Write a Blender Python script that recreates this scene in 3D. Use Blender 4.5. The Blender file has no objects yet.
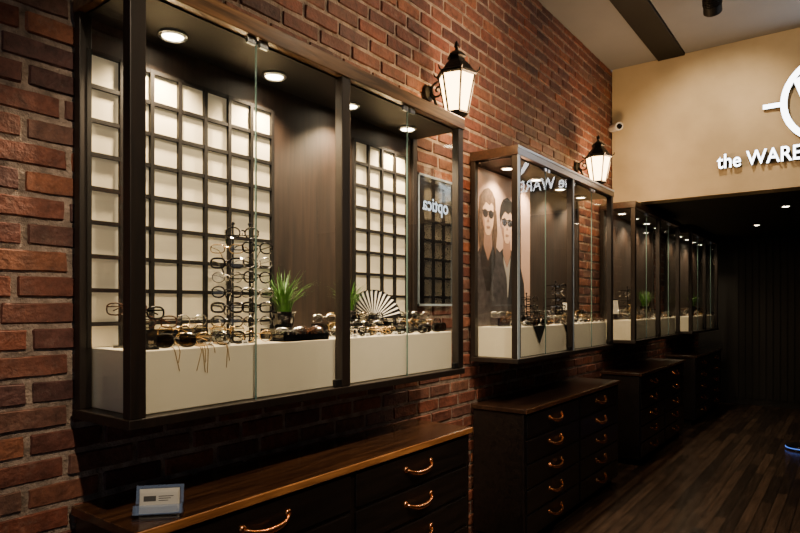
import bpy, math, random
from mathutils import Vector, Matrix
random.seed(7)
R=random.random
def U(a,b): return random.uniform(a,b)
sc=bpy.context.scene; col=sc.collection
H=1.5
# ---------------------------------------------------------------- materials
def newmat(name):
    m=bpy.data.materials.new(name); m.use_nodes=True
    nt=m.node_tree; b=nt.nodes['Principled BSDF']; return m,nt,b
def simple(name,c,rough=.5,metal=0,emit=None,es=0,bump=0,bscale=60,var=0,vscale=8,spec=.5,coat=0):
    m,nt,b=newmat(name)
    b.inputs['Base Color'].default_value=(*c,1); b.inputs['Roughness'].default_value=rough
    b.inputs['Metallic'].default_value=metal
    b.inputs['Specular IOR Level'].default_value=spec
    b.inputs['Coat Weight'].default_value=coat
    if emit: b.inputs['Emission Color'].default_value=(*emit,1); b.inputs['Emission Strength'].default_value=es
    tc=nt.nodes.new('ShaderNodeTexCoord')
    if bump:
        n=nt.nodes.new('ShaderNodeTexNoise'); n.inputs['Scale'].default_value=bscale; n.inputs['Detail'].default_value=5
        bp=nt.nodes.new('ShaderNodeBump'); bp.inputs['Strength'].default_value=bump; bp.inputs['Distance'].default_value=.01
        nt.links.new(tc.outputs['Object'],n.inputs['Vector']); nt.links.new(n.outputs['Fac'],bp.inputs['Height']); nt.links.new(bp.outputs['Normal'],b.inputs['Normal'])
    if var:
        n=nt.nodes.new('ShaderNodeTexNoise'); n.inputs['Scale'].default_value=vscale; n.inputs['Detail'].default_value=6
        r=nt.nodes.new('ShaderNodeValToRGB'); r.color_ramp.elements[0].position=.3; r.color_ramp.elements[1].position=.7
        r.color_ramp.elements[0].color=(*[x*(1-var) for x in c],1); r.color_ramp.elements[1].color=(*[min(1,x*(1+var)) for x in c],1)
        nt.links.new(tc.outputs['Object'],n.inputs['Vector']); nt.links.new(n.outputs['Fac'],r.inputs['Fac']); nt.links.new(r.outputs['Color'],b.inputs['Base Color'])
    return m
def wood(name,c1,c2,rough=.4,scale=(14,1.2,14),coat=.2):
    m,nt,b=newmat(name)
    tc=nt.nodes.new('ShaderNodeTexCoord'); mp=nt.nodes.new('ShaderNodeMapping'); mp.inputs['Scale'].default_value=scale
    n=nt.nodes.new('ShaderNodeTexNoise'); n.inputs['Scale'].default_value=3; n.inputs['Detail'].default_value=8; n.inputs['Distortion'].default_value=.8
    r=nt.nodes.new('ShaderNodeValToRGB'); r.color_ramp.elements[0].position=.35; r.color_ramp.elements[1].position=.68
    r.color_ramp.elements[0].color=(*c1,1); r.color_ramp.elements[1].color=(*c2,1)
    L=nt.links.new
    L(tc.outputs['Object'],mp.inputs['Vector']); L(mp.outputs['Vector'],n.inputs['Vector']); L(n.outputs['Fac'],r.inputs['Fac']); L(r.outputs['Color'],b.inputs['Base Color'])
    bp=nt.nodes.new('ShaderNodeBump'); bp.inputs['Strength'].default_value=.15; bp.inputs['Distance'].default_value=.004
    L(n.outputs['Fac'],bp.inputs['Height']); L(bp.outputs['Normal'],b.inputs['Normal'])
    b.inputs['Roughness'].default_value=rough; b.inputs['Coat Weight'].default_value=coat; b.inputs['Coat Roughness'].default_value=.25
    return m
def emis(name,c,s):
    m=bpy.data.materials.new(name); m.use_nodes=True; nt=m.node_tree; nt.nodes.clear()
    e=nt.nodes.new('ShaderNodeEmission'); e.inputs[0].default_value=(*c,1); e.inputs[1].default_value=s
    o=nt.nodes.new('ShaderNodeOutputMaterial'); nt.links.new(e.outputs[0],o.inputs[0]); return m
def glassmat(name,tint=(.97,.99,.98),f0=.07):
    m=bpy.data.materials.new(name); m.use_nodes=True; nt=m.node_tree; nt.nodes.clear(); L=nt.links.new
    lw=nt.nodes.new('ShaderNodeLayerWeight'); lw.inputs['Blend'].default_value=.5
    p=nt.nodes.new('ShaderNodeMath'); p.operation='POWER'; p.inputs[1].default_value=5
    q=nt.nodes.new('ShaderNodeMath'); q.operation='MULTIPLY_ADD'; q.inputs[1].default_value=.9; q.inputs[2].default_value=f0
    t=nt.nodes.new('ShaderNodeBsdfTransparent'); t.inputs[0].default_value=(*tint,1)
    g=nt.nodes.new('ShaderNodeBsdfGlossy'); g.inputs['Roughness'].default_value=.0
    mx=nt.nodes.new('ShaderNodeMixShader'); o=nt.nodes.new('ShaderNodeOutputMaterial')
    L(lw.outputs['Facing'],p.inputs[0]); L(p.outputs[0],q.inputs[0]); L(q.outputs[0],mx.inputs[0]); L(t.outputs[0],mx.inputs[1]); L(g.outputs[0],mx.inputs[2]); L(mx.outputs[0],o.inputs[0])
    return m

M={}
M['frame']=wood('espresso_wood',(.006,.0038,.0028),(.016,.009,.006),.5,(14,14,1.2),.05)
M['frameh']=wood('espresso_wood_rail',(.06,.03,.012),(.2,.10,.04),.3,(14,1.2,14),.4)  # first cabinet's top rail: warm lantern light put into the wood colour
M['panel']=wood('cabinet_back_wood',(.011,.006,.004),(.03,.016,.010),.6,(14,14,1),0)
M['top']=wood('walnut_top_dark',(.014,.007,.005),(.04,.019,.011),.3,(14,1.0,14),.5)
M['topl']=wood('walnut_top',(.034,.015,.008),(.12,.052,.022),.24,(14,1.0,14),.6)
M['edge']=wood('walnut_edge',(.22,.085,.028),(.55,.24,.08),.3,(14,1.0,14),.5)  # orange gleam along the counter front, painted into the wood colour
M['drawer']=wood('dark_drawer_wood',(.004,.003,.003),(.012,.008,.007),.38,(14,1.0,14))
M['black']=simple('matte_black',(.004,.004,.005),.6,spec=.3)
M['iron']=simple('black_iron',(.012,.011,.01),.45,.6,bump=.2)
M['cream']=simple('white_laminate',(.9,.83,.66),.45,var=.03)
M['paper']=simple('shoji_paper',(.9,.80,.58),.8,emit=(1,.83,.55),es=.12,var=.08,vscale=3)  # faint glow of its own, added to brighten the paper
M['lattice']=simple('shoji_lattice',(.004,.003,.003),.6,spec=.3)
M['copper']=simple('copper_handle',(.78,.33,.13),.26,1)
M['steel']=simple('brushed_steel',(.62,.66,.7),.28,1)
M['trim']=simple('pale_metal_trim',(.45,.56,.68),.3,.2)  # pale blue; on the cabinet strips it paints reflected daylight
M['white']=simple('white_plastic',(.7,.7,.68),.4)
M['card']=simple('white_card',(.7,.69,.64),.5,var=.05)
M['ink']=simple('card_ink',(.08,.08,.08),.6)
M['gold']=simple('gold_wire',(.8,.55,.25),.25,1)
M['silver']=simple('silver_wire',(.75,.74,.72),.22,1)
M['tort']=simple('tortoise_acetate',(.07,.028,.012),.15,var=.7,vscale=60,coat=.6)
M['blackac']=simple('black_acetate',(.007,.007,.009),.12,coat=.6)
M['lens']=glassmat('clear_lens',(.95,.96,.95),.1)
M['dlens']=glassmat('sun_lens',(.16,.13,.11),.12)
M['acrylic']=glassmat('clear_acrylic',(.86,.88,.9),.16)
M['glass']=glassmat('display_glass')
M['gedge']=simple('glass_edge',(.12,.2,.18),.15,emit=(.3,.45,.42),es=.02)
M['leaf']=simple('grass_leaf',(.05,.15,.02),.45,var=.5,vscale=30)
M['straw']=simple('straw',(.38,.26,.12),.6)
M['lamp']=emis('downlight_glow',(1,.82,.56),34)
M['lantern']=emis('lantern_glow',(1,.62,.26),17)
M['sign']=emis('sign_white',(.93,.96,1),10)
M['signtxt']=emis('sign_panel_text',(.85,.92,1),1.8)
M['signside']=simple('sign_return',(.01,.01,.01),.4)
def brickmat():
    m,nt,b=newmat('brick_clay'); L=nt.links.new
    g=nt.nodes.new('ShaderNodeNewGeometry'); r=nt.nodes.new('ShaderNodeValToRGB'); cr=r.color_ramp
    cols=[(0,(.085,.036,.034)),(.15,(.17,.06,.042)),(.3,(.25,.082,.05)),(.45,(.13,.06,.05)),(.58,(.33,.12,.062)),(.72,(.17,.09,.07)),(.86,(.22,.068,.042)),(1,(.11,.055,.055))]
    cr.elements[0].position=0; cr.elements[0].color=(*cols[0][1],1); cr.elements[1].position=1; cr.elements[1].color=(*cols[-1][1],1)
    for p,c in cols[1:-1]:
        e=cr.elements.new(p); e.color=(*c,1)
    L(g.outputs['Random Per Island'],r.inputs['Fac'])
    tc=nt.nodes.new('ShaderNodeTexCoord')
    n=nt.nodes.new('ShaderNodeTexNoise'); n.inputs['Scale'].default_value=22; n.inputs['Detail'].default_value=8; n.inputs['Roughness'].default_value=.7
    L(tc.outputs['Object'],n.inputs['Vector'])
    r2=nt.nodes.new('ShaderNodeValToRGB'); r2.color_ramp.elements[0].position=.3; r2.color_ramp.elements[0].color=(.4,.4,.44,1); r2.color_ramp.elements[1].position=.7; r2.color_ramp.elements[1].color=(1.35,1.3,1.25,1)
    L(n.outputs['Fac'],r2.inputs['Fac'])
    mx=nt.nodes.new('ShaderNodeMix'); mx.data_type='RGBA'; mx.blend_type='MULTIPLY'; mx.inputs[0].default_value=1
    L(r.outputs['Color'],mx.inputs[6]); L(r2.outputs['Color'],mx.inputs[7]); 
    n3=nt.nodes.new('ShaderNodeTexNoise'); n3.inputs['Scale'].default_value=9; n3.inputs['Detail'].default_value=10; n3.inputs['Roughness'].default_value=.8
    L(tc.outputs['Object'],n3.inputs['Vector'])
    r3=nt.nodes.new('ShaderNodeValToRGB'); r3.color_ramp.elements[0].position=.56; r3.color_ramp.elements[0].color=(0,0,0,1); r3.color_ramp.elements[1].position=.75; r3.color_ramp.elements[1].color=(.5,.5,.5,1)
    L(n3.outputs['Fac'],r3.inputs['Fac'])
    m2=nt.nodes.new('ShaderNodeMix'); m2.data_type='RGBA'; m2.inputs[7].default_value=(.36,.27,.22,1)
    L(r3.outputs['Color'],m2.inputs[0]); L(mx.outputs[2],m2.inputs[6]); L(m2.outputs[2],b.inputs['Base Color'])
    b.inputs['Roughness'].default_value=.66
    n2=nt.nodes.new('ShaderNodeTexNoise'); n2.inputs['Scale'].default_value=70; n2.inputs['Detail'].default_value=6
    L(tc.outputs['Object'],n2.inputs['Vector'])
    bp=nt.nodes.new('ShaderNodeBump'); bp.inputs['Strength'].default_value=.7; bp.inputs['Distance'].default_value=.006
    L(n2.outputs['Fac'],bp.inputs['Height']); L(bp.outputs['Normal'],b.inputs['Normal'])
    return m
M['brick']=brickmat()
M['mortar']=simple('mortar',(.34,.265,.22),.9,bump=.9,bscale=90,var=.5,vscale=18)
M['ceil']=simple('ceiling_plaster',(.23,.235,.245),.85,var=.06,vscale=2,bump=.1)
M['bulk']=simple('tan_concrete',(.46,.37,.225),.8,var=.2,vscale=1.6,bump=.15,bscale=25)
M['dark']=simple('dark_paint',(.007,.0068,.007),.7,bump=.1)
M['slat']=wood('dark_slat',(.0025,.0025,.0025),(.005,.0045,.004),.6,(14,14,1),0)
def floormat():
    m,nt,b=newmat('floor_planks'); L=nt.links.new
    tc=nt.nodes.new('ShaderNodeTexCoord'); mp=nt.nodes.new('ShaderNodeMapping'); mp.inputs['Rotation'].default_value=(0,0,math.pi/2)
    br=nt.nodes.new('ShaderNodeTexBrick'); br.inputs['Scale'].default_value=1; br.inputs['Brick Width'].default_value=.9; br.inputs['Row Height'].default_value=.075
    br.inputs['Mortar Size'].default_value=.003; br.inputs['Color1'].default_value=(.018,.012,.010,1); br.inputs['Color2'].default_value=(.075,.047,.034,1); br.inputs['Mortar'].default_value=(.003,.0025,.0025,1); br.offset=.37
    br.inputs['Bias'].default_value=-.15
    L(tc.outputs['Object'],mp.inputs['Vector']); L(mp.outputs['Vector'],br.inputs['Vector'])
    n=nt.nodes.new('ShaderNodeTexNoise'); n.inputs['Scale'].default_value=4; n.inputs['Detail'].default_value=8
    mp2=nt.nodes.new('ShaderNodeMapping'); mp2.inputs['Scale'].default_value=(10,.8,1); L(tc.outputs['Object'],mp2.inputs['Vector']); L(mp2.outputs['Vector'],n.inputs['Vector'])
    r=nt.nodes.new('ShaderNodeValToRGB'); r.color_ramp.elements[0].position=.3; r.color_ramp.elements[0].color=(.5,.5,.5,1); r.color_ramp.elements[1].position=.7; r.color_ramp.elements[1].color=(1.2,1.2,1.2,1)
    L(n.outputs['Fac'],r.inputs['Fac'])
    mx=nt.nodes.new('ShaderNodeMix'); mx.data_type='RGBA'; mx.blend_type='MULTIPLY'; mx.inputs[0].default_value=1
    L(br.outputs['Color'],mx.inputs[6]); L(r.outputs['Color'],mx.inputs[7]); L(mx.outputs[2],b.inputs['Base Color']); b.inputs['Roughness'].default_value=.25
    return m
M['floor']=floormat()

# ---------------------------------------------------------------- mesh builder
class MB:
    def __init__(s): s.v=[];s.f=[];s.m=[];s.mats=[]
    def mi(s,k):
        if k not in s.mats: s.mats.append(k)
        return s.mats.index(k)
    def add(s,vs,fs,k,T=None):
        o=len(s.v); i=s.mi(k)
        s.v+= [tuple(T@Vector(p)) if T else tuple(p) for p in vs]
        for f in fs: s.f.append([a+o for a in f]); s.m.append(i)
    def box(s,x0,x1,y0,y1,z0,z1,k,T=None):
        vs=[(x,y,z) for x in(x0,x1) for y in(y0,y1) for z in(z0,z1)]
        s.add(vs,[(0,1,3,2),(4,6,7,5),(0,4,5,1),(2,3,7,6),(0,2,6,4),(1,5,7,3)],k,T)
    def tube(s,pts,r,k,closed=False,n=6,T=None,flat=1):
        pts=[Vector(p) for p in pts]; N=len(pts); vs=[]; fs=[]
        rs=r if isinstance(r,(list,tuple)) else [r]*N
        t0=(pts[1]-pts[0]).normalized(); up=Vector((0,0,1)) if abs(t0.z)<.9 else Vector((1,0,0))
        nrm=t0.cross(up).normalized()
        for i,p in enumerate(pts):
            a=pts[(i-1)%N] if (closed or i>0) else p; b=pts[(i+1)%N] if (closed or i<N-1) else p
            t=(b-a).normalized()
            nrm=(nrm-t*nrm.dot(t)); nrm.normalize() ; bn=t.cross(nrm)
            for j in range(n):
                an=2*math.pi*j/n; vs.append(p+nrm*math.cos(an)*rs[i]+bn*math.sin(an)*rs[i]*flat)
        for i in range(N if closed else N-1):
            for j in range(n):
                a=i*n+j;b=i*n+(j+1)%n;c=((i+1)%N)*n+(j+1)%n;d=((i+1)%N)*n+j
                fs.append((a,b,c,d))
        if not closed: fs.append(tuple(range(n))[::-1]); fs.append(tuple(range((N-1)*n,N*n)))
        s.add(vs,fs,k,T)
    def lathe(s,prof,k,n=20,T=None,caps=True):
        vs=[];fs=[]
        for r,z in prof:
            for j in range(n):
                a=2*math.pi*j/n; vs.append((r*math.cos(a),r*math.sin(a),z))
        for i in range(len(prof)-1):
            for j in range(n):
                fs.append((i*n+j,i*n+(j+1)%n,(i+1)*n+(j+1)%n,(i+1)*n+j))
        if caps: fs.append(tuple(range(n))[::-1]); fs.append(tuple(range((len(prof)-1)*n,len(prof)*n)))
        s.add(vs,fs,k,T)
    def poly(s,pts,k,T=None): s.add(pts,[tuple(range(len(pts)))],k,T)
    def build(s,name,parent=None,smooth=False,bevel=0,loc=None):
        me=bpy.data.meshes.new(name); 
        if loc is not None:
            lv=Vector(loc); s.v=[tuple(Vector(p)-lv) for p in s.v]
        me.from_pydata(s.v,[],s.f)
        for k in s.mats: me.materials.append(M[k])
        for p,i in zip(me.polygons,s.m): p.material_index=i; p.use_smooth=smooth
        me.update()
        ob=bpy.data.objects.new(name,me); col.objects.link(ob)
        if loc is not None: ob.location=loc
        if bevel:
            b=ob.modifiers.new('b','BEVEL'); b.width=bevel; b.segments=2; b.limit_method='ANGLE'
        if parent: attach(ob,parent)
        return ob
def attach(ob,parent):
    ob.parent=parent; ob.matrix_parent_inverse=Matrix.Translation(-parent.location)
def empty(name,loc):
    e=bpy.data.objects.new(name,None); e.empty_display_size=.1; e.location=loc; col.objects.link(e); return e
def TR(loc,rz=0,rx=0,ry=0,s=1):
    return Matrix.Translation(loc)@Matrix.Rotation(rz,4,'Z')@Matrix.Rotation(ry,4,'Y')@Matrix.Rotation(rx,4,'X')@Matrix.Scale(s,4)
def spot(name,loc,target,w,color,angle=90,blend=.6,r=.03,parent=None):
    l=bpy.data.lights.new(name,'SPOT'); l.energy=w; l.color=color; l.spot_size=math.radians(angle); l.spot_blend=blend; l.shadow_soft_size=r
    o=bpy.data.objects.new(name,l); o.location=loc; d=Vector(target)-Vector(loc); o.rotation_euler=d.to_track_quat('-Z','Y').to_euler(); col.objects.link(o)
    if parent: attach(o,parent)
    return o

# ---------------------------------------------------------------- room shell
YE=10.6; CZ=3.9; LZ=2.53; YB=6.27; XR=4.8; Y0=-3.2
mb=MB()
mb.box(-.2,0,Y0,YE+.2,0,CZ,'mortar')
bh=.0665; gap=.0135; bl=.215
row=0; z=.004
while z<CZ-.02:
    h=min(bh,CZ-z)
    y=Y0+.01-(bl+gap)*(.5 if row%2 else 0)+U(-.01,.01)
    while y<YE:
        L=bl+U(-.006,.006); a=max(y,Y0)+.0; b=min(y+L,YE); y+=L+gap
        if b-a<.03: continue
        if a>YB and z>LZ+.1: continue
        e=.006; ys=[a,a+e,a+(b-a)*.33,a+(b-a)*.66,b-e,b]; zs=[z,z+e,z+h*.5,z+h-e,z+h]
        ht=U(.005,.010); tl=U(-.0015,.0015); vs=[];fs=[]; sh=U(-.0015,.0015)
        for i,yy in enumerate(ys):
            for j,zz in enumerate(zs):
                bd=(i in(0,5)) or (j in(0,4)); cor=(i in(0,5)) and (j in(0,4))
                jy=U(-.0022,.0022); jz=U(-.0022,.0022)+sh
                x=(-.004 if bd else ht+tl*(i-2.5)*.4+U(-.001,.001))
                if cor: jy+= .004 if i==0 else -.004; jz+= .003 if j==0 else -.003
                vs.append((x,yy+jy,zz+jz))
        for i in range(5):
            for j in range(4):
                fs.append((i*5+j,(i+1)*5+j,(i+1)*5+j+1,i*5+j+1))
        mb.add(vs,fs,'brick')
    z+=bh+gap; row+=1
mb.build('wall_left')
def shell(name,*a):
    b=MB(); b.box(*a); return b.build(name)
shell('floor',-.2,XR+.2,Y0,YE+.2,-.1,0,'floor')
shell('wall_right',XR,XR+.2,Y0,YE+.2,0,CZ,'dark')
s0,s1=.46,.71
b=MB(); b.box(-.2,s0,Y0,YB,CZ,CZ+.15,'ceil'); b.box(s1,XR+.2,Y0,YB,CZ,CZ+.15,'ceil'); b.box(s0,s1,Y0,YB,CZ+.1,CZ+.15,'black'); b.build('ceiling')
b=MB(); b.box(s0+.004,s1-.004,Y0+.1,YB-.01,CZ-.02,CZ+.09,'black')
b.build('ceiling_beam',bevel=.004)
b=MB(); b.box(0.018,XR,YB,YB+.2,LZ,CZ+.15,'bulk'); b.build('wall_bulkhead')
shell('ceiling_low',.018,XR,YB+.2,YE,LZ,LZ+.12,'dark')
shell('wall_pier',2.35,XR,YB,YB+.2,0,LZ,'dark')
b=MB(); b.box(0,XR,YE,YE+.2,0,LZ+.12,'dark')
for i in range(46):
    x=.5+i*.09; b.box(x,x+.07,YE-.015,YE,.1,LZ-.005,'slat')
b.build('wall_back')
b=MB(); b.box(-.2,.3,Y0-.2,Y0,0,CZ,'dark'); b.box(4.3,XR+.2,Y0-.2,Y0,0,CZ,'dark'); b.box(.3,4.3,Y0-.2,Y0,3.0,CZ,'dark'); b.build('wall_front')
b=MB()
for x in (.3,1.6,2.95,4.24): b.box(x,x+.06,Y0-.12,Y0-.06,0,3.0,'black')
b.box(.3,4.3,Y0-.12,Y0-.06,2.94,3.0,'black'); b.box(.3,4.3,Y0-.12,Y0-.06,0,.08,'black'); b.build('window_1')

# ---------------------------------------------------------------- eyeglasses
def glasses(b,T,frame,lens,w=.05,hh=.04,tw=.0022,sq=2.6,open_=True):
    n=16
    for sgn in(-1,1):
        c=sgn*(w/2+.009); pts=[]
        for i in range(n):
            a=2*math.pi*i/n; ca,sa=math.cos(a),math.sin(a)
            pts.append((0,c+math.copysign(abs(ca)**(2/sq),ca)*w/2,hh/2+math.copysign(abs(sa)**(2/sq),sa)*hh/2))
        b.tube(pts,tw,frame,True,5,T)
        b.poly([(0,p[1],p[2]) for p in pts],lens,T)
        e=sgn*(w+.009); zt=hh*.72
        if open_: P=[(0,e,zt),(-.008,e+sgn*.003,zt),(-.05,e+sgn*.002,zt),(-.1,e-sgn*.003,zt-.004),(-.125,e-sgn*.006,zt-.018),(-.14,e-sgn*.008,zt-.034)]
        else: P=[(0,e,zt),(-.006,e,zt),(-.009,e-sgn*.04,zt),(-.012,e-sgn*.08,zt-.004),(-.013,e-sgn*.1,zt-.014)]
        b.tube(P,tw*.85,frame,False,5,T)
    b.tube([(0,-.009,hh*.6),(.002,-.004,hh*.72),(.002,.004,hh*.72),(0,.009,hh*.6)],tw,frame,False,5,T)
STY=[('gold','lens',.047,.043,.0015,2),('silver','lens',.046,.042,.0014,2),('tort','lens',.05,.038,.0026,2.8),('blackac','lens',.05,.038,.0028,3),('blackac','lens',.047,.043,.0022,2.2),('silver','lens',.052,.036,.0016,2.6),('blackac','lens',.048,.036,.0032,2.8),('gold','lens',.05,.034,.0014,2.8),('blackac','dlens',.052,.042,.0028,2.8)]
def rglasses(b,T,**k):
    s=random.choice(STY); glasses(b,T,s[0],s[1],s[2],s[3],s[4],s[5],**k)
def tower(x,y,z,rz,levels=8,dz=.053,name='eyeglasses_tower_rack',double=True):
    b=MB(); T0=TR((x,y,z),rz)
    b.lathe([(.055,0),(.055,.006),(.01,.01)],'blackac',16,T0)
    top=levels*dz+.005
    dys=(-.03,.03) if double else (0,)
    for dy in dys:
        b.tube([(0,dy,.005),(0,dy,top)],.0035,'blackac',False,8,T0)
        b.lathe([(.003,0),(.007,.004),(.007,.009),(.002,.014)],'blackac',10,T0@Matrix.Translation((0,dy,top)))
    for i in range(levels):
        zz=.022+i*dz
        b.tube([(0,-.05,zz),(0,.05,zz)],.0025,'blackac',False,6,T0)
        st=[(3,0),(4,1),(6,3),(4,5),(1,4),(3,1),(7,4),(4,4)][i%8]
        ns=(-1,1) if (double and i<levels-1) else (0,)
        for q,sg in enumerate(ns):
            yo=sg*.052
            b.tube([(0,yo*.7,zz),(.03+.012*sg,yo,zz-.003),(.05+.012*sg,yo,zz+.002)],.0022,'blackac',False,6,T0)
            s=STY[st[q]]
            glasses(b,T0@TR((.052+.014*sg,yo,zz-.016),.35*sg+U(-.1,.1)),s[0],s[1],s[2],s[3]*.9,s[4]*1.35,s[5])
    return b.build(name,smooth=False,loc=(x,y,z))
LEDGE=1.366
def grass_plant(x,y,z,s=1,name='potted_grass_plant'):
    b=MB(); T0=TR((x,y,z),0,0,0,s)
    b.lathe([(.03,0),(.036,.01),(.045,.055),(.048,.06),(.042,.06),(.04,.05)],'blackac',20,T0)
    for i in range(120):
        a=U(0,6.283); ln=U(.09,.18); lean=U(.15,1.2); r0=U(0,.03); pts=[]; 
        for k in range(6):
            t=k/5; th=lean*t*1.1
            rr=r0+ln*(t*math.sin(th*.8)); zz=.05+ln*t*math.cos(th*.75)
            pts.append((max(rr*math.cos(a),-(x-.062)/s*(.6+.4*t)) ,rr*math.sin(a),zz))
        wv=Vector((-math.sin(a),math.cos(a),0)); vs=[];fs=[]
        for k,p in enumerate(pts):
            w=.0032*(1-(k/5)**1.6)+.0003
            vs+= [Vector(p)-wv*w,Vector(p)+wv*w]
        for k in range(5): fs.append((2*k,2*k+1,2*k+3,2*k+2))
        b.add(vs,fs,'leaf',T0)
    return b.build(name,loc=(x,y,z))
def hand_fan(x,y,z,r,rz):
    b=MB(); T0=TR((x,y,z),rz,0,-.1); n=17; a0,a1=math.radians(6),math.radians(174)
    for i in range(n):
        t0=a0+(a1-a0)*i/n; t1=a0+(a1-a0)*(i+1)/n; tm=(t0*.36+t1*.64)
        P=lambda rr,t,x: (x,rr*math.cos(t),rr*math.sin(t)+.008)
        b.poly([P(r*.2,t0,0),P(r,t0,0),P(r,tm,.007),P(r*.2,tm,.003)],'black' ,T0)
        b.poly([P(r*.2,tm,.003),P(r,tm,.007),P(r,t1,0),P(r*.2,t1,0)],'card',T0)
        b.tube([P(.0,t0,0),P(r*.22,t0,0)],.0018,'blackac',False,5,T0)
    b.tube([P(r,a0+(a1-a0)*i/20,.003) for i in range(21)],.003,'blackac',False,5,T0)
    b.tube([(-.004,0,.008),(.006,0,.008)],.005,'gold',False,8,T0)
    b.box(-.015,.025,-.04,.04,0,.006,'blackac',T0@Matrix.Rotation(.1,4,'Y'))
    return b.build('folding_fan',loc=(x,y,z))
def glasses_field(ya,yb,name='eyeglasses_display',step=.1,tall=True):
    b=MB(); y=ya
    while y<yb:
        k=R(); rz=U(-.6,.1)
        rglasses(b,TR((U(.262,.285),y,LEDGE+.0035),rz),open_=False)
        if R()<.85: rglasses(b,TR((.205,y+.04,LEDGE+.028),U(-.5,0)),open_=False)
        if tall and R()<.8:
            rglasses(b,TR((.15,y+.01,LEDGE+.062),U(-.45,.05)),open_=False)
        if tall: b.box(.125,.165,y-.045,y+.045,LEDGE,LEDGE+.058,random.choice(['blackac','blackac','acrylic']))
        b.box(.185,.215,y-.045,y+.045,LEDGE,LEDGE+.024,'acrylic')
        if R()<.5:
            T=TR((.297,y+.045,LEDGE),-.3,0,-.35); b.box(0,.001,-.011,.011,0,.016,'card',T); b.box(.0011,.0013,-.007,.007,.005,.010,'ink',T)
        y+=step*U(.85,1.2)
    return b.build(name,smooth=False)
def stick_stand(x,y,h,rz=0,name='eyeglasses_stand'):
    b=MB(); T0=TR((x,y,LEDGE),rz)
    b.box(-.03,.03,-.04,.04,0,.008,'blackac',T0)
    b.tube([(0,0,.005),(0,0,h)],.003,'silver',False,6,T0)
    b.tube([(0,-.012,h),(.006,0,h-.004),(0,.012,h)],.003,'silver',False,6,T0)
    rglasses(b,T0@TR((.008,0,h-.025),0),open_=False)
    return b.build(name,loc=(x,y,LEDGE))

# ---------------------------------------------------------------- display cabinet
WARM=(1,.73,.44)
def cabinet(y0,trim=False,lit=1.0,shoji=True):
    L=1.84; y1=y0+L; ym=(y0+y1)/2; zb=1.145; zt=2.485; xa=.02; xb=.35
    root=empty('display_cabinet',(xa,ym,zb))
    b=MB()
    b.box(xa,xa+.018,y0+.03,y1-.03,zb+.03,zt-.06,'panel'); b.build('back_panel',root)
    b=MB()
    fw=.05
    for yy in (y0,ym-fw/2,y1-fw): b.box(xb-.04,xb,yy,yy+fw,zb+.03,zt-.06,'frame')
    for yy in (y0,y1-.04): b.box(xa,xa+.035,yy,yy+.04,zb+.03,zt-.06,'frame')
    b.build('posts',root,bevel=.003)
    b=MB()
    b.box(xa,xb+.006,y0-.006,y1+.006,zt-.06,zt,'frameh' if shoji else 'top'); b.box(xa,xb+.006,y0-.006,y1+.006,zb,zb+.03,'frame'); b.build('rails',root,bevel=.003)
    b=MB(); b.box(xa+.02,xb-.03,y0+.02,y1-.02,zt-.066,zt-.061,'black'); b.build('inner_ceiling',root)
    b=MB(); b.box(xa+.02,xb-.045,y0+.045,y1-.045,zb+.031,LEDGE,'cream')
    b.build('display_base',root,bevel=.002)
    b=MB(); xg=xb-.022
    spans=[(y0+fw,ym-fw/2),(ym+fw/2,y1-fw)]
    for a,c in spans:
        m=(a+c)/2
        for p,q in((a,m-.0015),(m+.0015,c)):
            b.add([(xg,p,zb+.03),(xg,q,zb+.03),(xg,q,zt-.06),(xg,p,zt-.06)],[(0,1,2,3)],'glass')
        b.box(xg-.003,xg+.003,m-.002,m+.002,zb+.03,zt-.06,'gedge')
    for yy in (y0+.02,y1-.02):
        b.add([(xa+.035,yy,zb+.03),(xb-.04,yy,zb+.03),(xb-.04,yy,zt-.06),(xa+.035,yy,zt-.06)],[(0,1,2,3)],'glass')
    b.build('glass_doors',root)
    b=MB()
    for a,c in spans:
        m=(a+c)/2
        for k in(-1,1): b.box(xg+.001,xg+.014,m+k*.028-.018,m+k*.028+.018,zt-.085,zt-.061,'steel')
        b.box(xg+.001,xg+.018,c-.035,c+.012,zb+.032,zb+.06,'black')
    b.build('hinges_and_locks',root,bevel=.002)
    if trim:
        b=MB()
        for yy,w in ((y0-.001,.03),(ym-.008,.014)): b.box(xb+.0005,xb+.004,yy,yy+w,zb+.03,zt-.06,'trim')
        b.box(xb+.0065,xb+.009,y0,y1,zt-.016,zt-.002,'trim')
        b.build('metal_trim',root)  # pale strips added in place of daylight reflected on the frame edges
    for i in range(4):
        yy=y0+.265+i*.45; xx=.15; zc=zt-.066
        b=MB(); T=TR((xx,yy,zc-.012))
        b.lathe([(.036,.0115),(.046,.0115),(.048,.004),(.04,-.001),(.035,.003)],'steel',24,T,False)
        b.lathe([(.035,.0105),(.035,.004)],'lamp',20,T)
        b.build('downlight',root,smooth=False)
        spot('downlight_lamp',(xx,yy,zc-.02),(xx+.03,yy,1.3),72*lit,WARM,125,.7,.025,root)
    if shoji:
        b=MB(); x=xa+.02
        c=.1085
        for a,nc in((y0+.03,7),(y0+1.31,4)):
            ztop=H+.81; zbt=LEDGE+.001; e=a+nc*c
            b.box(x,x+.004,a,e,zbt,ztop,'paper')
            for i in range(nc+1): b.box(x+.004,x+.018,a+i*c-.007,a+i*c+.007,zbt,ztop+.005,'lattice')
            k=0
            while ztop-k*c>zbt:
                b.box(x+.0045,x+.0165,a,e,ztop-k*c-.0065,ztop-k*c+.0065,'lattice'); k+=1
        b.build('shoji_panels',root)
    return root
CAB=[.93,3.41,5.89,8.37]
cabinet(CAB[0]); cabinet(CAB[1],True,.62,False); cabinet(CAB[2],False,.45,False); cabinet(CAB[3],False,.32,False)

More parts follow.
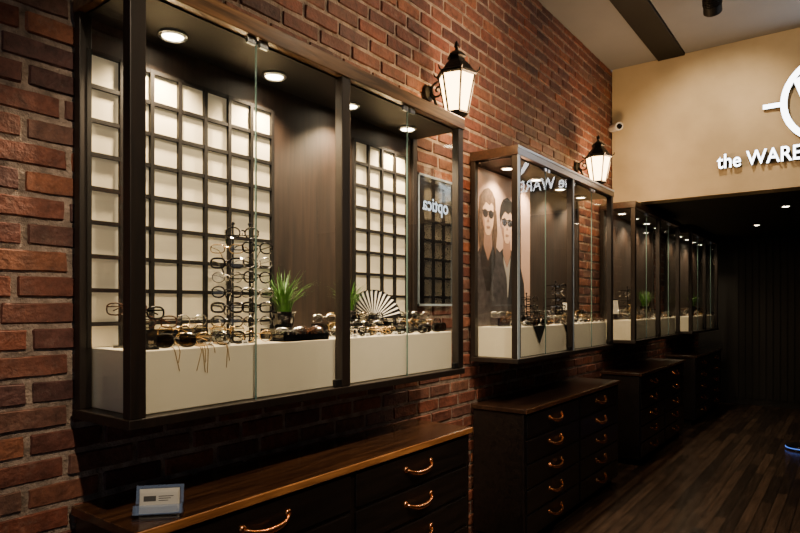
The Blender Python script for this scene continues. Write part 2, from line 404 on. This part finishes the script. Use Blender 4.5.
# cabinet 1 contents
tower(.19,1.45,LEDGE,-.6)
grass_plant(.12,1.72,LEDGE+.045,1.1)
b=MB(); b.box(.07,.2,1.64,1.80,LEDGE,LEDGE+.044,'blackac'); b.build('display_riser',bevel=.003)
grass_plant(.12,2.12,LEDGE+.06,.9)
hand_fan(.1,2.33,LEDGE+.06,.145,-.55)
stick_stand(.25,1.03,.12,-.35); stick_stand(.1,1.06,.13,-.5)
glasses_field(1.13,1.36,step=.072)
glasses_field(1.92,2.72,step=.07)
b=MB(); b.box(.215,.3,1.56,1.8,LEDGE,LEDGE+.006,'blackac')
for a in((.215,.219,1.56,1.8),(.296,.3,1.56,1.8),(.215,.3,1.56,1.564),(.215,.3,1.796,1.8)): b.box(a[0],a[1],a[2],a[3],LEDGE,LEDGE+.026,'blackac')
for y in(1.63,1.73): rglasses(b,TR((.262,y,LEDGE+.008),-.3),open_=False); rglasses(b,TR((.238,y+.02,LEDGE+.014),-.4),open_=False)
b.build('eyeglasses_tray')
b=MB()
for i in range(9): 
    y=U(1.1,1.3); x=U(.25,.28); a=U(-1.2,1.2)
    z0=LEDGE+.003+i*.0008; yo=y+math.sin(a)*.05
    b.tube([(x-.03,y,z0),(x,y+math.sin(a)*.03,z0+.001),(.306,yo,z0),(.3085,yo+.004,LEDGE-.01),(.3085,yo+U(-.03,.03),LEDGE-U(.02,.09))],.0014,'straw',False,5)
b.build('straw_bundle')
for c0,n in((CAB[1],1),(CAB[2],2),(CAB[3],3)):
    glasses_field(c0+.12,c0+1.76,step=.09)
    if n>1: grass_plant(.12,c0+1.2,LEDGE+.06,1.2)
tower(.12,CAB[1]+1.15,LEDGE,-.35,6,double=False); tower(.12,CAB[2]+.55,LEDGE,-.3,6,double=False); tower(.12,CAB[1]+.62,LEDGE,-.35,4,double=False)
b=MB(); 
for y,hh,k in((CAB[2]+.3,.2,'card'),(CAB[2]+.85,.16,'straw'),(CAB[2]+1.5,.2,'gold'),(CAB[1]+1.5,.17,'card')):
    T=TR((.08,y,LEDGE+.0),-.3,0,-.12); b.box(0,.008,-.06,.06,0,hh,'blackac',T); b.box(.0082,.0095,-.052,.052,.008,hh-.008,k,T)
b.build('framed_display_cards',bevel=.001)
b=MB(); y=CAB[1]+.42
for w,d in((.1,.12),(.08,.09)):
    b.add([(.308,y-w,LEDGE+.002),(.308,y+w,LEDGE+.002),(.3105,y,LEDGE-d),(.23,y-w*.9,LEDGE+.002),(.23,y+w*.9,LEDGE+.002)],[(0,1,2),(3,4,1,0)],'black'); y+=.5
b.build('black_cloth')

# poster in cabinet 2
M['pbg']=simple('poster_background',(.58,.38,.30),.5,var=.12,vscale=3)
M['pskin']=simple('poster_skin',(.62,.40,.28),.5,var=.15,vscale=14)
M['pskin2']=simple('poster_skin_shade',(.32,.18,.13),.5)
M['phair']=simple('poster_hair_brown',(.10,.06,.038),.5,var=.5,vscale=40)
M['phair2']=simple('poster_hair_dark',(.015,.012,.012),.5)
M['pcoat']=simple('poster_coat',(.02,.02,.024),.5,var=.4,vscale=20)
M['pcoat2']=simple('poster_jacket',(.05,.045,.05),.5,var=.5,vscale=25)
M['pshirt']=simple('poster_shirt',(.35,.34,.33),.5)
def poster():
    b=MB(); X=.04; ya,yb=3.455,4.25; za,zt=LEDGE+.002,2.40
    b.box(X,X+.006,ya,yb,za,zt,'pbg')
    lay=[X+.0065]
    def P(pts,k): lay[0]+=.0002; b.poly([(lay[0],min(max(y,ya+.001),yb-.001),min(max(z,za+.001),zt)) for y,z in pts],k)
    def ell(cy,cz,ry,rz,n=24,j=0):
        return [(cy+math.cos(a)*ry*(1+U(-j,j)),cz+math.sin(a)*rz*(1+U(-j,j))) for a in [2*math.pi*i/n for i in range(n)]]
    def person(cy,cz,s,hair,long_,coat):
        P([(cy-.30*s,za+.001),(cy-.27*s,cz-.40*s),(cy-.20*s,cz-.25*s),(cy-.06*s,cz-.17*s),(cy+.06*s,cz-.17*s),(cy+.20*s,cz-.25*s),(cy+.27*s,cz-.40*s),(cy+.30*s,za+.001)],coat)
        if long_: P(ell(cy,cz-.05*s,.125*s,.23*s,48,.05),hair)
        P([(cy-.045*s,cz-.08*s),(cy+.045*s,cz-.08*s),(cy+.06*s,cz-.2*s),(cy,cz-.3*s),(cy-.06*s,cz-.2*s)],'pskin2')
        P([(cy-.055*s,cz-.22*s),(cy,cz-.3*s),(cy+.055*s,cz-.22*s),(cy+.02*s,cz-.5*s),(cy-.02*s,cz-.5*s)],'pshirt' if not long_ else 'phair2')
        for k in(-1,1): P([(cy+k*.06*s,cz-.19*s),(cy+k*.11*s,cz-.24*s),(cy+k*.09*s,cz-.34*s),(cy+k*.015*s,cz-.52*s)],'phair2')
        if not long_:
            for k in(-1,1): P(ell(cy+k*.083*s,cz-.005,.014*s,.03*s),'pskin2')
        P([(cy+y*s,cz+z*s) for y,z in [(0,.13),(.05,.12),(.078,.07),(.082,0),(.07,-.06),(.045,-.105),(.018,-.13),(-.018,-.13),(-.045,-.105),(-.07,-.06),(-.082,0),(-.078,.07),(-.05,.12)]],'pskin')
        P([(cy-.082*s,cz),(cy-.05*s,cz-.03*s),(cy-.04*s,cz-.108*s),(cy-.07*s,cz-.06*s)],'pskin2')
        P([(cy+(y+U(-.004,.004))*s,cz+z*s) for y,z in [(-.095,.0),(-.108,.06),(-.1,.12),(-.06,.165),(.0,.185),(.065,.165),(.1,.12),(.105,.06),(.095,.0),(.085,.06),(.05,.09),(.02,.07),(-.03,.085),(-.07,.045)]],hair)
        if long_:
            for k in(-1,1): P([(cy+k*.07*s,cz+.09*s),(cy+k*.115*s,cz+.04*s),(cy+k*.13*s,cz-.1*s),(cy+k*.1*s,cz-.26*s),(cy+k*.07*s,cz-.16*s),(cy+k*.078*s,cz-.03*s)],hair)
        for k in(-1,1): P(ell(cy+k*.038*s,cz+.012*s,.036*s,.028*s),'phair2')
        P([(cy-.08*s,cz+.022*s),(cy+.08*s,cz+.022*s),(cy+.08*s,cz+.03*s),(cy-.08*s,cz+.03*s)],'phair2')
        P([(cy-.004*s,cz),(cy+.016*s,cz-.04*s),(cy-.014*s,cz-.04*s)],'pskin2')
        P(ell(cy,cz-.075*s,.026*s,.008*s),'pskin2')
    person(3.87,H+.57,1.02,'phair2',False,'pcoat')
    person(3.59,H+.60,1.0,'phair',True,'pcoat2')
    return b.build('fashion_poster')
poster()

# ---------------------------------------------------------------- drawer cabinets
def drawers(y0):
    y1=y0+1.85; root=empty('drawer_cabinet',(.03,(y0+y1)/2,0)); zt=.87; xf=.385
    b=MB(); b.box(.03,xf-.012,y0+.01,y1-.01,.06,zt-.03,'drawer'); b.box(.05,xf-.05,y0+.03,y1-.03,0,.06,'black')
    ym=(y0+y1)/2
    for a,c in((y0+.005,y0+.035),(ym-.015,ym+.015),(y1-.035,y1-.005)): b.box(xf-.012,xf,a,c,.06,zt-.03,'drawer')
    for k in range(6): b.box(xf-.012,xf-.001,y0+.035,y1-.035,.062+k*.1545-.006 if k else .06,.062+k*.1545+.006,'drawer')
    b.build('carcass',root,bevel=.002)
    b=MB(); b.box(.02,xf+.012,y0,y1,zt-.028,zt,'topl' if y0<1 else 'top'); b.box(xf+.0125,xf+.022,y0,y1,zt-.028,zt-.0005,'edge' if y0<1 else 'topl'); b.build('top_board',root,bevel=.003)  # paler front strip paints the gleam along the top's edge
    f=MB(); h=MB()
    for cidx,(a,c) in enumerate(((y0+.037,ym-.017),(ym+.017,y1-.037))):
        for k in range(5):
            z0=.062+k*.1545+.009; z1=z0+.1365
            f.box(xf-.010,xf+.008,a,c,z0,z1,'drawer')
            yc=(a+c)/2; zc=(z0+z1)/2+.012; x=xf+.008
            pts=[];rs=[]
            for i in range(17):
                t=-1+2*i/16
                pts.append((x+.006+.022*(1-t**4),yc+t*.1,zc-.026*(1-t*t)**.8+.0)); rs.append(.005+.007*(1-t*t))
            h.tube(pts,rs,'copper',False,8)
            for sg in(-1,1):
                h.tube([(x-.001,yc+sg*.1,zc),(x+.004,yc+sg*.1,zc),(x+.010,yc+sg*.1,zc)],[.015,.015,.007],'copper',False,12)
    f.build('drawer_fronts',root,bevel=.003); h.build('handles',root,smooth=True)
for y0 in(.92,3.42,5.9,8.38): drawers(y0)

# business card holder
b=MB(); T=TR((.325,1.035,.871),-.75,0,0,1.25)
b.box(-.03,.035,-.055,.055,0,.004,'acrylic',T); 
T2=T@TR((-.005,0,.004),0,0,-.2)
b.box(-.004,0,-.055,.055,0,.066,'acrylic',T2); b.box(.02,.023,-.055,.055,0,.022,'acrylic',T2)
for i in range(4): b.box(.002+i*.0035,.0045+i*.0035,-.046+i*.001,.046-i*.001,.002,.058-i*.003,'card',T2)
b.box(.0152,.0156,-.034,-.006,.03,.042,'ink',T2)
for i in range(3): b.box(.0152,.0156,.0,.034-.006*i,.04-i*.005,.0415-i*.005,'ink',T2)
for sg in(-1,1): b.box(-.004,.023,sg*.055-.0015,sg*.055+.0015,0,.022,'acrylic',T2)
b.build('business_card_holder',loc=(.325,1.035,.871))

# ---------------------------------------------------------------- wall lanterns
def lantern(y,w=1):
    x=.21; zb=2.56; root=empty('wall_lantern',(0.015,y,2.7)); n=6
    T=TR((x,y,zb),.26)
    b=MB()
    b.lathe([(.004,-.045),(.012,-.035),(.008,-.022),(.02,-.012),(.045,0),(.07,.012),(.07,.022)],'iron',n,T)
    b.lathe([(.108,.222),(.118,.228),(.118,.24),(.10,.25),(.075,.285),(.05,.31),(.046,.325),(.056,.332),(.05,.345),(.03,.362),(.012,.372),(.008,.385),(.016,.395),(.012,.41),(.003,.425)],'iron',n,T)
    for j in range(n):
        a=2*math.pi*j/n; ca,sa=math.cos(a),math.sin(a)
        b.tube([(.064*ca,.064*sa,.018),(.104*ca,.104*sa,.226)],.0065,'iron',False,5,T)
        b.tube([(.112*ca,.112*sa,.235),(.13*ca,.13*sa,.245),(.135*ca,.135*sa,.262)],[.006,.005,.003],'iron',False,5,T)
    b.tube([(.012,y,2.73),(.03,y,2.73),(.036,y,2.73)],[.05,.045,.02],'iron',False,16)
    b.tube([(.03,y,2.73),(.06,y,2.69),(.09,y,2.62),(.14,y,2.545),(.18,y,2.53),(.21,y,2.535),(.21,y,2.56)],.009,'iron',False,8)
    sp=[]
    for i in range(26):
        t=i/25; a=t*9.0; r=.045*(1-t)+.006
        sp.append((.085+r*math.cos(a+1.6),y,2.735+r*math.sin(a+1.6)))
    b.tube([(.03,y,2.76)]+sp,.006,'iron',False,6)
    b.build('frame',root)
    b=MB(); b.lathe([(.062,.02),(.101,.224)],'lantern',n,T); b.build('glass_shade',root)
    l=bpy.data.lights.new('lantern_light','POINT'); l.energy=34*w; l.color=(1,.6,.28); l.shadow_soft_size=.09
    o=bpy.data.objects.new('lantern_light',l); o.location=(.38,y+.1,2.68); col.objects.link(o); attach(o,root)
lantern(2.93); lantern(5.28)

# ---------------------------------------------------------------- logo sign
def textmesh(s,size,off,ext,name,front='sign'):
    cu=bpy.data.curves.new(name,'FONT'); cu.body=s; cu.size=size; cu.offset=off; cu.extrude=ext
    o=bpy.data.objects.new(name+'_tmp',cu); col.objects.link(o); bpy.context.view_layer.update()
    me=bpy.data.meshes.new_from_object(o.evaluated_get(bpy.context.evaluated_depsgraph_get())); bpy.data.objects.remove(o)
    me.name=name; me.materials.clear(); me.materials.append(M[front]); me.materials.append(M['signside'])
    for p in me.polygons: p.material_index=0 if p.normal.z>.9 else 1
    return me
root=empty('logo_sign',(1.5,YB-.02,2.8))
me=textmesh('the WAREHOUSE',.18,.002,.025,'sign_letters')
o=bpy.data.objects.new('sign_letters',me); col.objects.link(o); o.location=(.99,YB-.04,2.755); o.rotation_euler=(math.pi/2,0,0); o.scale=(.82,1,1); attach(o,root)
def ringlogo():
    b=MB(); cx,cz,r=1.87,3.25,.39; n=64
    def ring(r0,r1,ya,yb,k1,k2):
        vs=[];fs=[];
        for i in range(n):
            a=2*math.pi*i/n
            for rr in(r0,r1):
                for yy in(ya,yb): vs.append((cx+rr*math.cos(a),yy,cz+rr*math.sin(a)))
        f1=[];f2=[]
        for i in range(n):
            a=i*4;c=((i+1)%n)*4
            f1.append((a,a+2,c+2,c)); f2+= [(a+1,c+1,c+3,a+3),(a,c,c+1,a+1),(a+2,a+3,c+3,c+2)]
        b.add(vs,f1,k1); b.add(vs,f2,k2)
    ring(r-.05,r,YB-.05,YB-.012,'sign','signside')
    def bar(p,q,w):
        p=Vector((p[0],0,p[1])); q=Vector((q[0],0,q[1])); d=(q-p).normalized(); nn=Vector((-d.z,0,d.x))*w/2
        c=[p-nn,q-nn,q+nn,p+nn]; f=[v+Vector((0,YB-.05,0)) for v in c]; k=[v+Vector((0,YB-.012,0)) for v in c]
        b.add(f,[(0,1,2,3)],'sign'); b.add(f+k,[(4,5,6,7),(0,1,5,4),(1,2,6,5),(2,3,7,6),(3,0,4,7)],'signside')
    bar((cx-r-.13,cz),(cx-r+.02,cz),.04); bar((cx+r-.02,cz),(cx+r+.13,cz),.04)
    W=[(-.27,.2),(-.13,-.22),(0,.1),(.13,-.22),(.27,.2)]
    for i in range(4): bar((cx+W[i][0],cz+W[i][1]),(cx+W[i+1][0],cz+W[i+1][1]),.055)
    b.build('ring_logo',root)
ringlogo()
rt=empty('framed_sign_panel',(.02,3.0,1.87))
b=MB(); ya,yb,za,zb_=2.80,3.185,1.50,2.25
b.box(.016,.03,ya,yb,za,zb_,'blackac')
for a in((ya,ya+.012,za,zb_),(yb-.012,yb,za,zb_),(ya,yb,za,za+.012),(ya,yb,zb_-.012,zb_)): b.box(.0305,.04,a[0],a[1],a[2],a[3],'trim')
b.build('panel',rt)
me=textmesh('optica',.11,.0015,.002,'panel_text','signtxt')
me.transform(Matrix.Scale(-1,4,Vector((1,0,0)))); me.flip_normals()   # letters mirrored left to right on the panel
xs=[v.co.x for v in me.vertices]
o=bpy.data.objects.new('panel_text',me); col.objects.link(o); o.rotation_euler=(math.pi/2,0,math.pi/2); o.location=(.034,(ya+yb)/2-(max(xs)+min(xs))/2-.01,2.05); attach(o,rt)

# CCTV camera
b=MB(); T=TR((.09,YB,3.32))
b.lathe([(.035,0),(.035,.012),(.02,.016)],'white',16,T@Matrix.Rotation(math.pi/2,4,'X'))
b.tube([(0,-.01,0),(0,-.05,-.005),(0,-.07,-.03)],.01,'white',False,8,T)
b.tube([(-.06,-.05,-.03),(-.02,-.1,-.042),(.06,-.2,-.06)],[.036,.04,.04],'white',False,14,T)
b.tube([(.06,-.2,-.06),(.064,-.206,-.062)],.026,'blackac',False,14,T)
b.build('cctv_camera',smooth=False)

# ceiling spotlights
def ceil_spot(x,y,target,w,color=(1,.76,.5),ang=60,blend=.8):
    root=empty('ceiling_spotlight',(x,y,CZ)); b=MB()
    b.lathe([(.05,-.02),(.05,0)],'black',20,TR((x,y,CZ)))
    b.tube([(x,y,CZ-.02),(x,y,CZ-.1)],.009,'black',False,8)
    d=(Vector(target)-Vector((x,y,CZ-.14))).normalized(); q=d.to_track_quat('Z','Y').to_matrix().to_4x4()
    T=Matrix.Translation((x,y,CZ-.14))@q
    b.lathe([(.0,-.09),(.035,-.09),(.055,-.08),(.062,-.05),(.065,.08),(.058,.082),(.052,.06)],'black',24,T,False)
    for k in range(4): b.lathe([(.067,-.045+k*.018),(.067,-.038+k*.018)],'black',24,T)
    b.lathe([(.05,.066),(.05,.07)],'lamp' if w>0 else 'dlens',20,T); b.build('head',root)
    if w>0:
        p=Vector((x,y,CZ-.14))+d*.1; spot('lamp',p,target,w,color,ang,blend,.04,root)
ceil_spot(2.3,.5,(.2,1.6,1.45),260,ang=46)
ceil_spot(2.3,2.2,(.2,2.7,1.4),240,ang=44)
ceil_spot(2.2,4.2,(.25,4.3,1.5),110,ang=44)
ceil_spot(1.15,5.02,(1.0,YB,2.95),90,ang=85)
ceil_spot(3.2,3.6,(2.0,YB,3.1),75,ang=60)
ceil_spot(1.9,3.2,(0,2.8,3.3),85,ang=90)
for x,y,w in((1.43,7.4,8),(1.0,8.9,2),(2.6,8.2,2)):
    root=empty('recessed_downlight',(x,y,LZ)); b=MB(); T=TR((x,y,LZ-.012))
    b.lathe([(.036,.0115),(.05,.0115),(.05,.004),(.042,0),(.036,.004)],'steel',24,T,False); b.lathe([(.035,.0105),(.035,.005)],'lamp',20,T); b.build('trim',root)
    spot('lamp',(x,y,LZ-.03),(x,y,0),w,WARM,70,.7,.03,root)
M['blue']=emis('blue_led',(.1,.25,1),1.2)
b=MB(); T=TR((1.55,7.6,0)); b.lathe([(.13,0),(.14,.02),(.13,.05),(.1,.06)],'blackac',28,T); b.lathe([(.142,.022),(.142,.03)],'blue',28,T); b.build('floor_uplight',loc=(1.55,7.6,0))

w=bpy.data.worlds.new('world'); sc.world=w; w.use_nodes=True
w.node_tree.nodes['Background'].inputs[0].default_value=(.68,.75,.9,1); w.node_tree.nodes['Background'].inputs[1].default_value=.4
cam=bpy.data.cameras.new('camera'); co=bpy.data.objects.new('camera',cam); col.objects.link(co)
co.location=(2.0,0,H); co.rotation_euler=(math.pi/2,0,math.atan2(455,610))
cam.sensor_width=36; cam.lens=36*610/800; cam.shift_y=39.5/800; cam.clip_start=.05
sc.camera=co
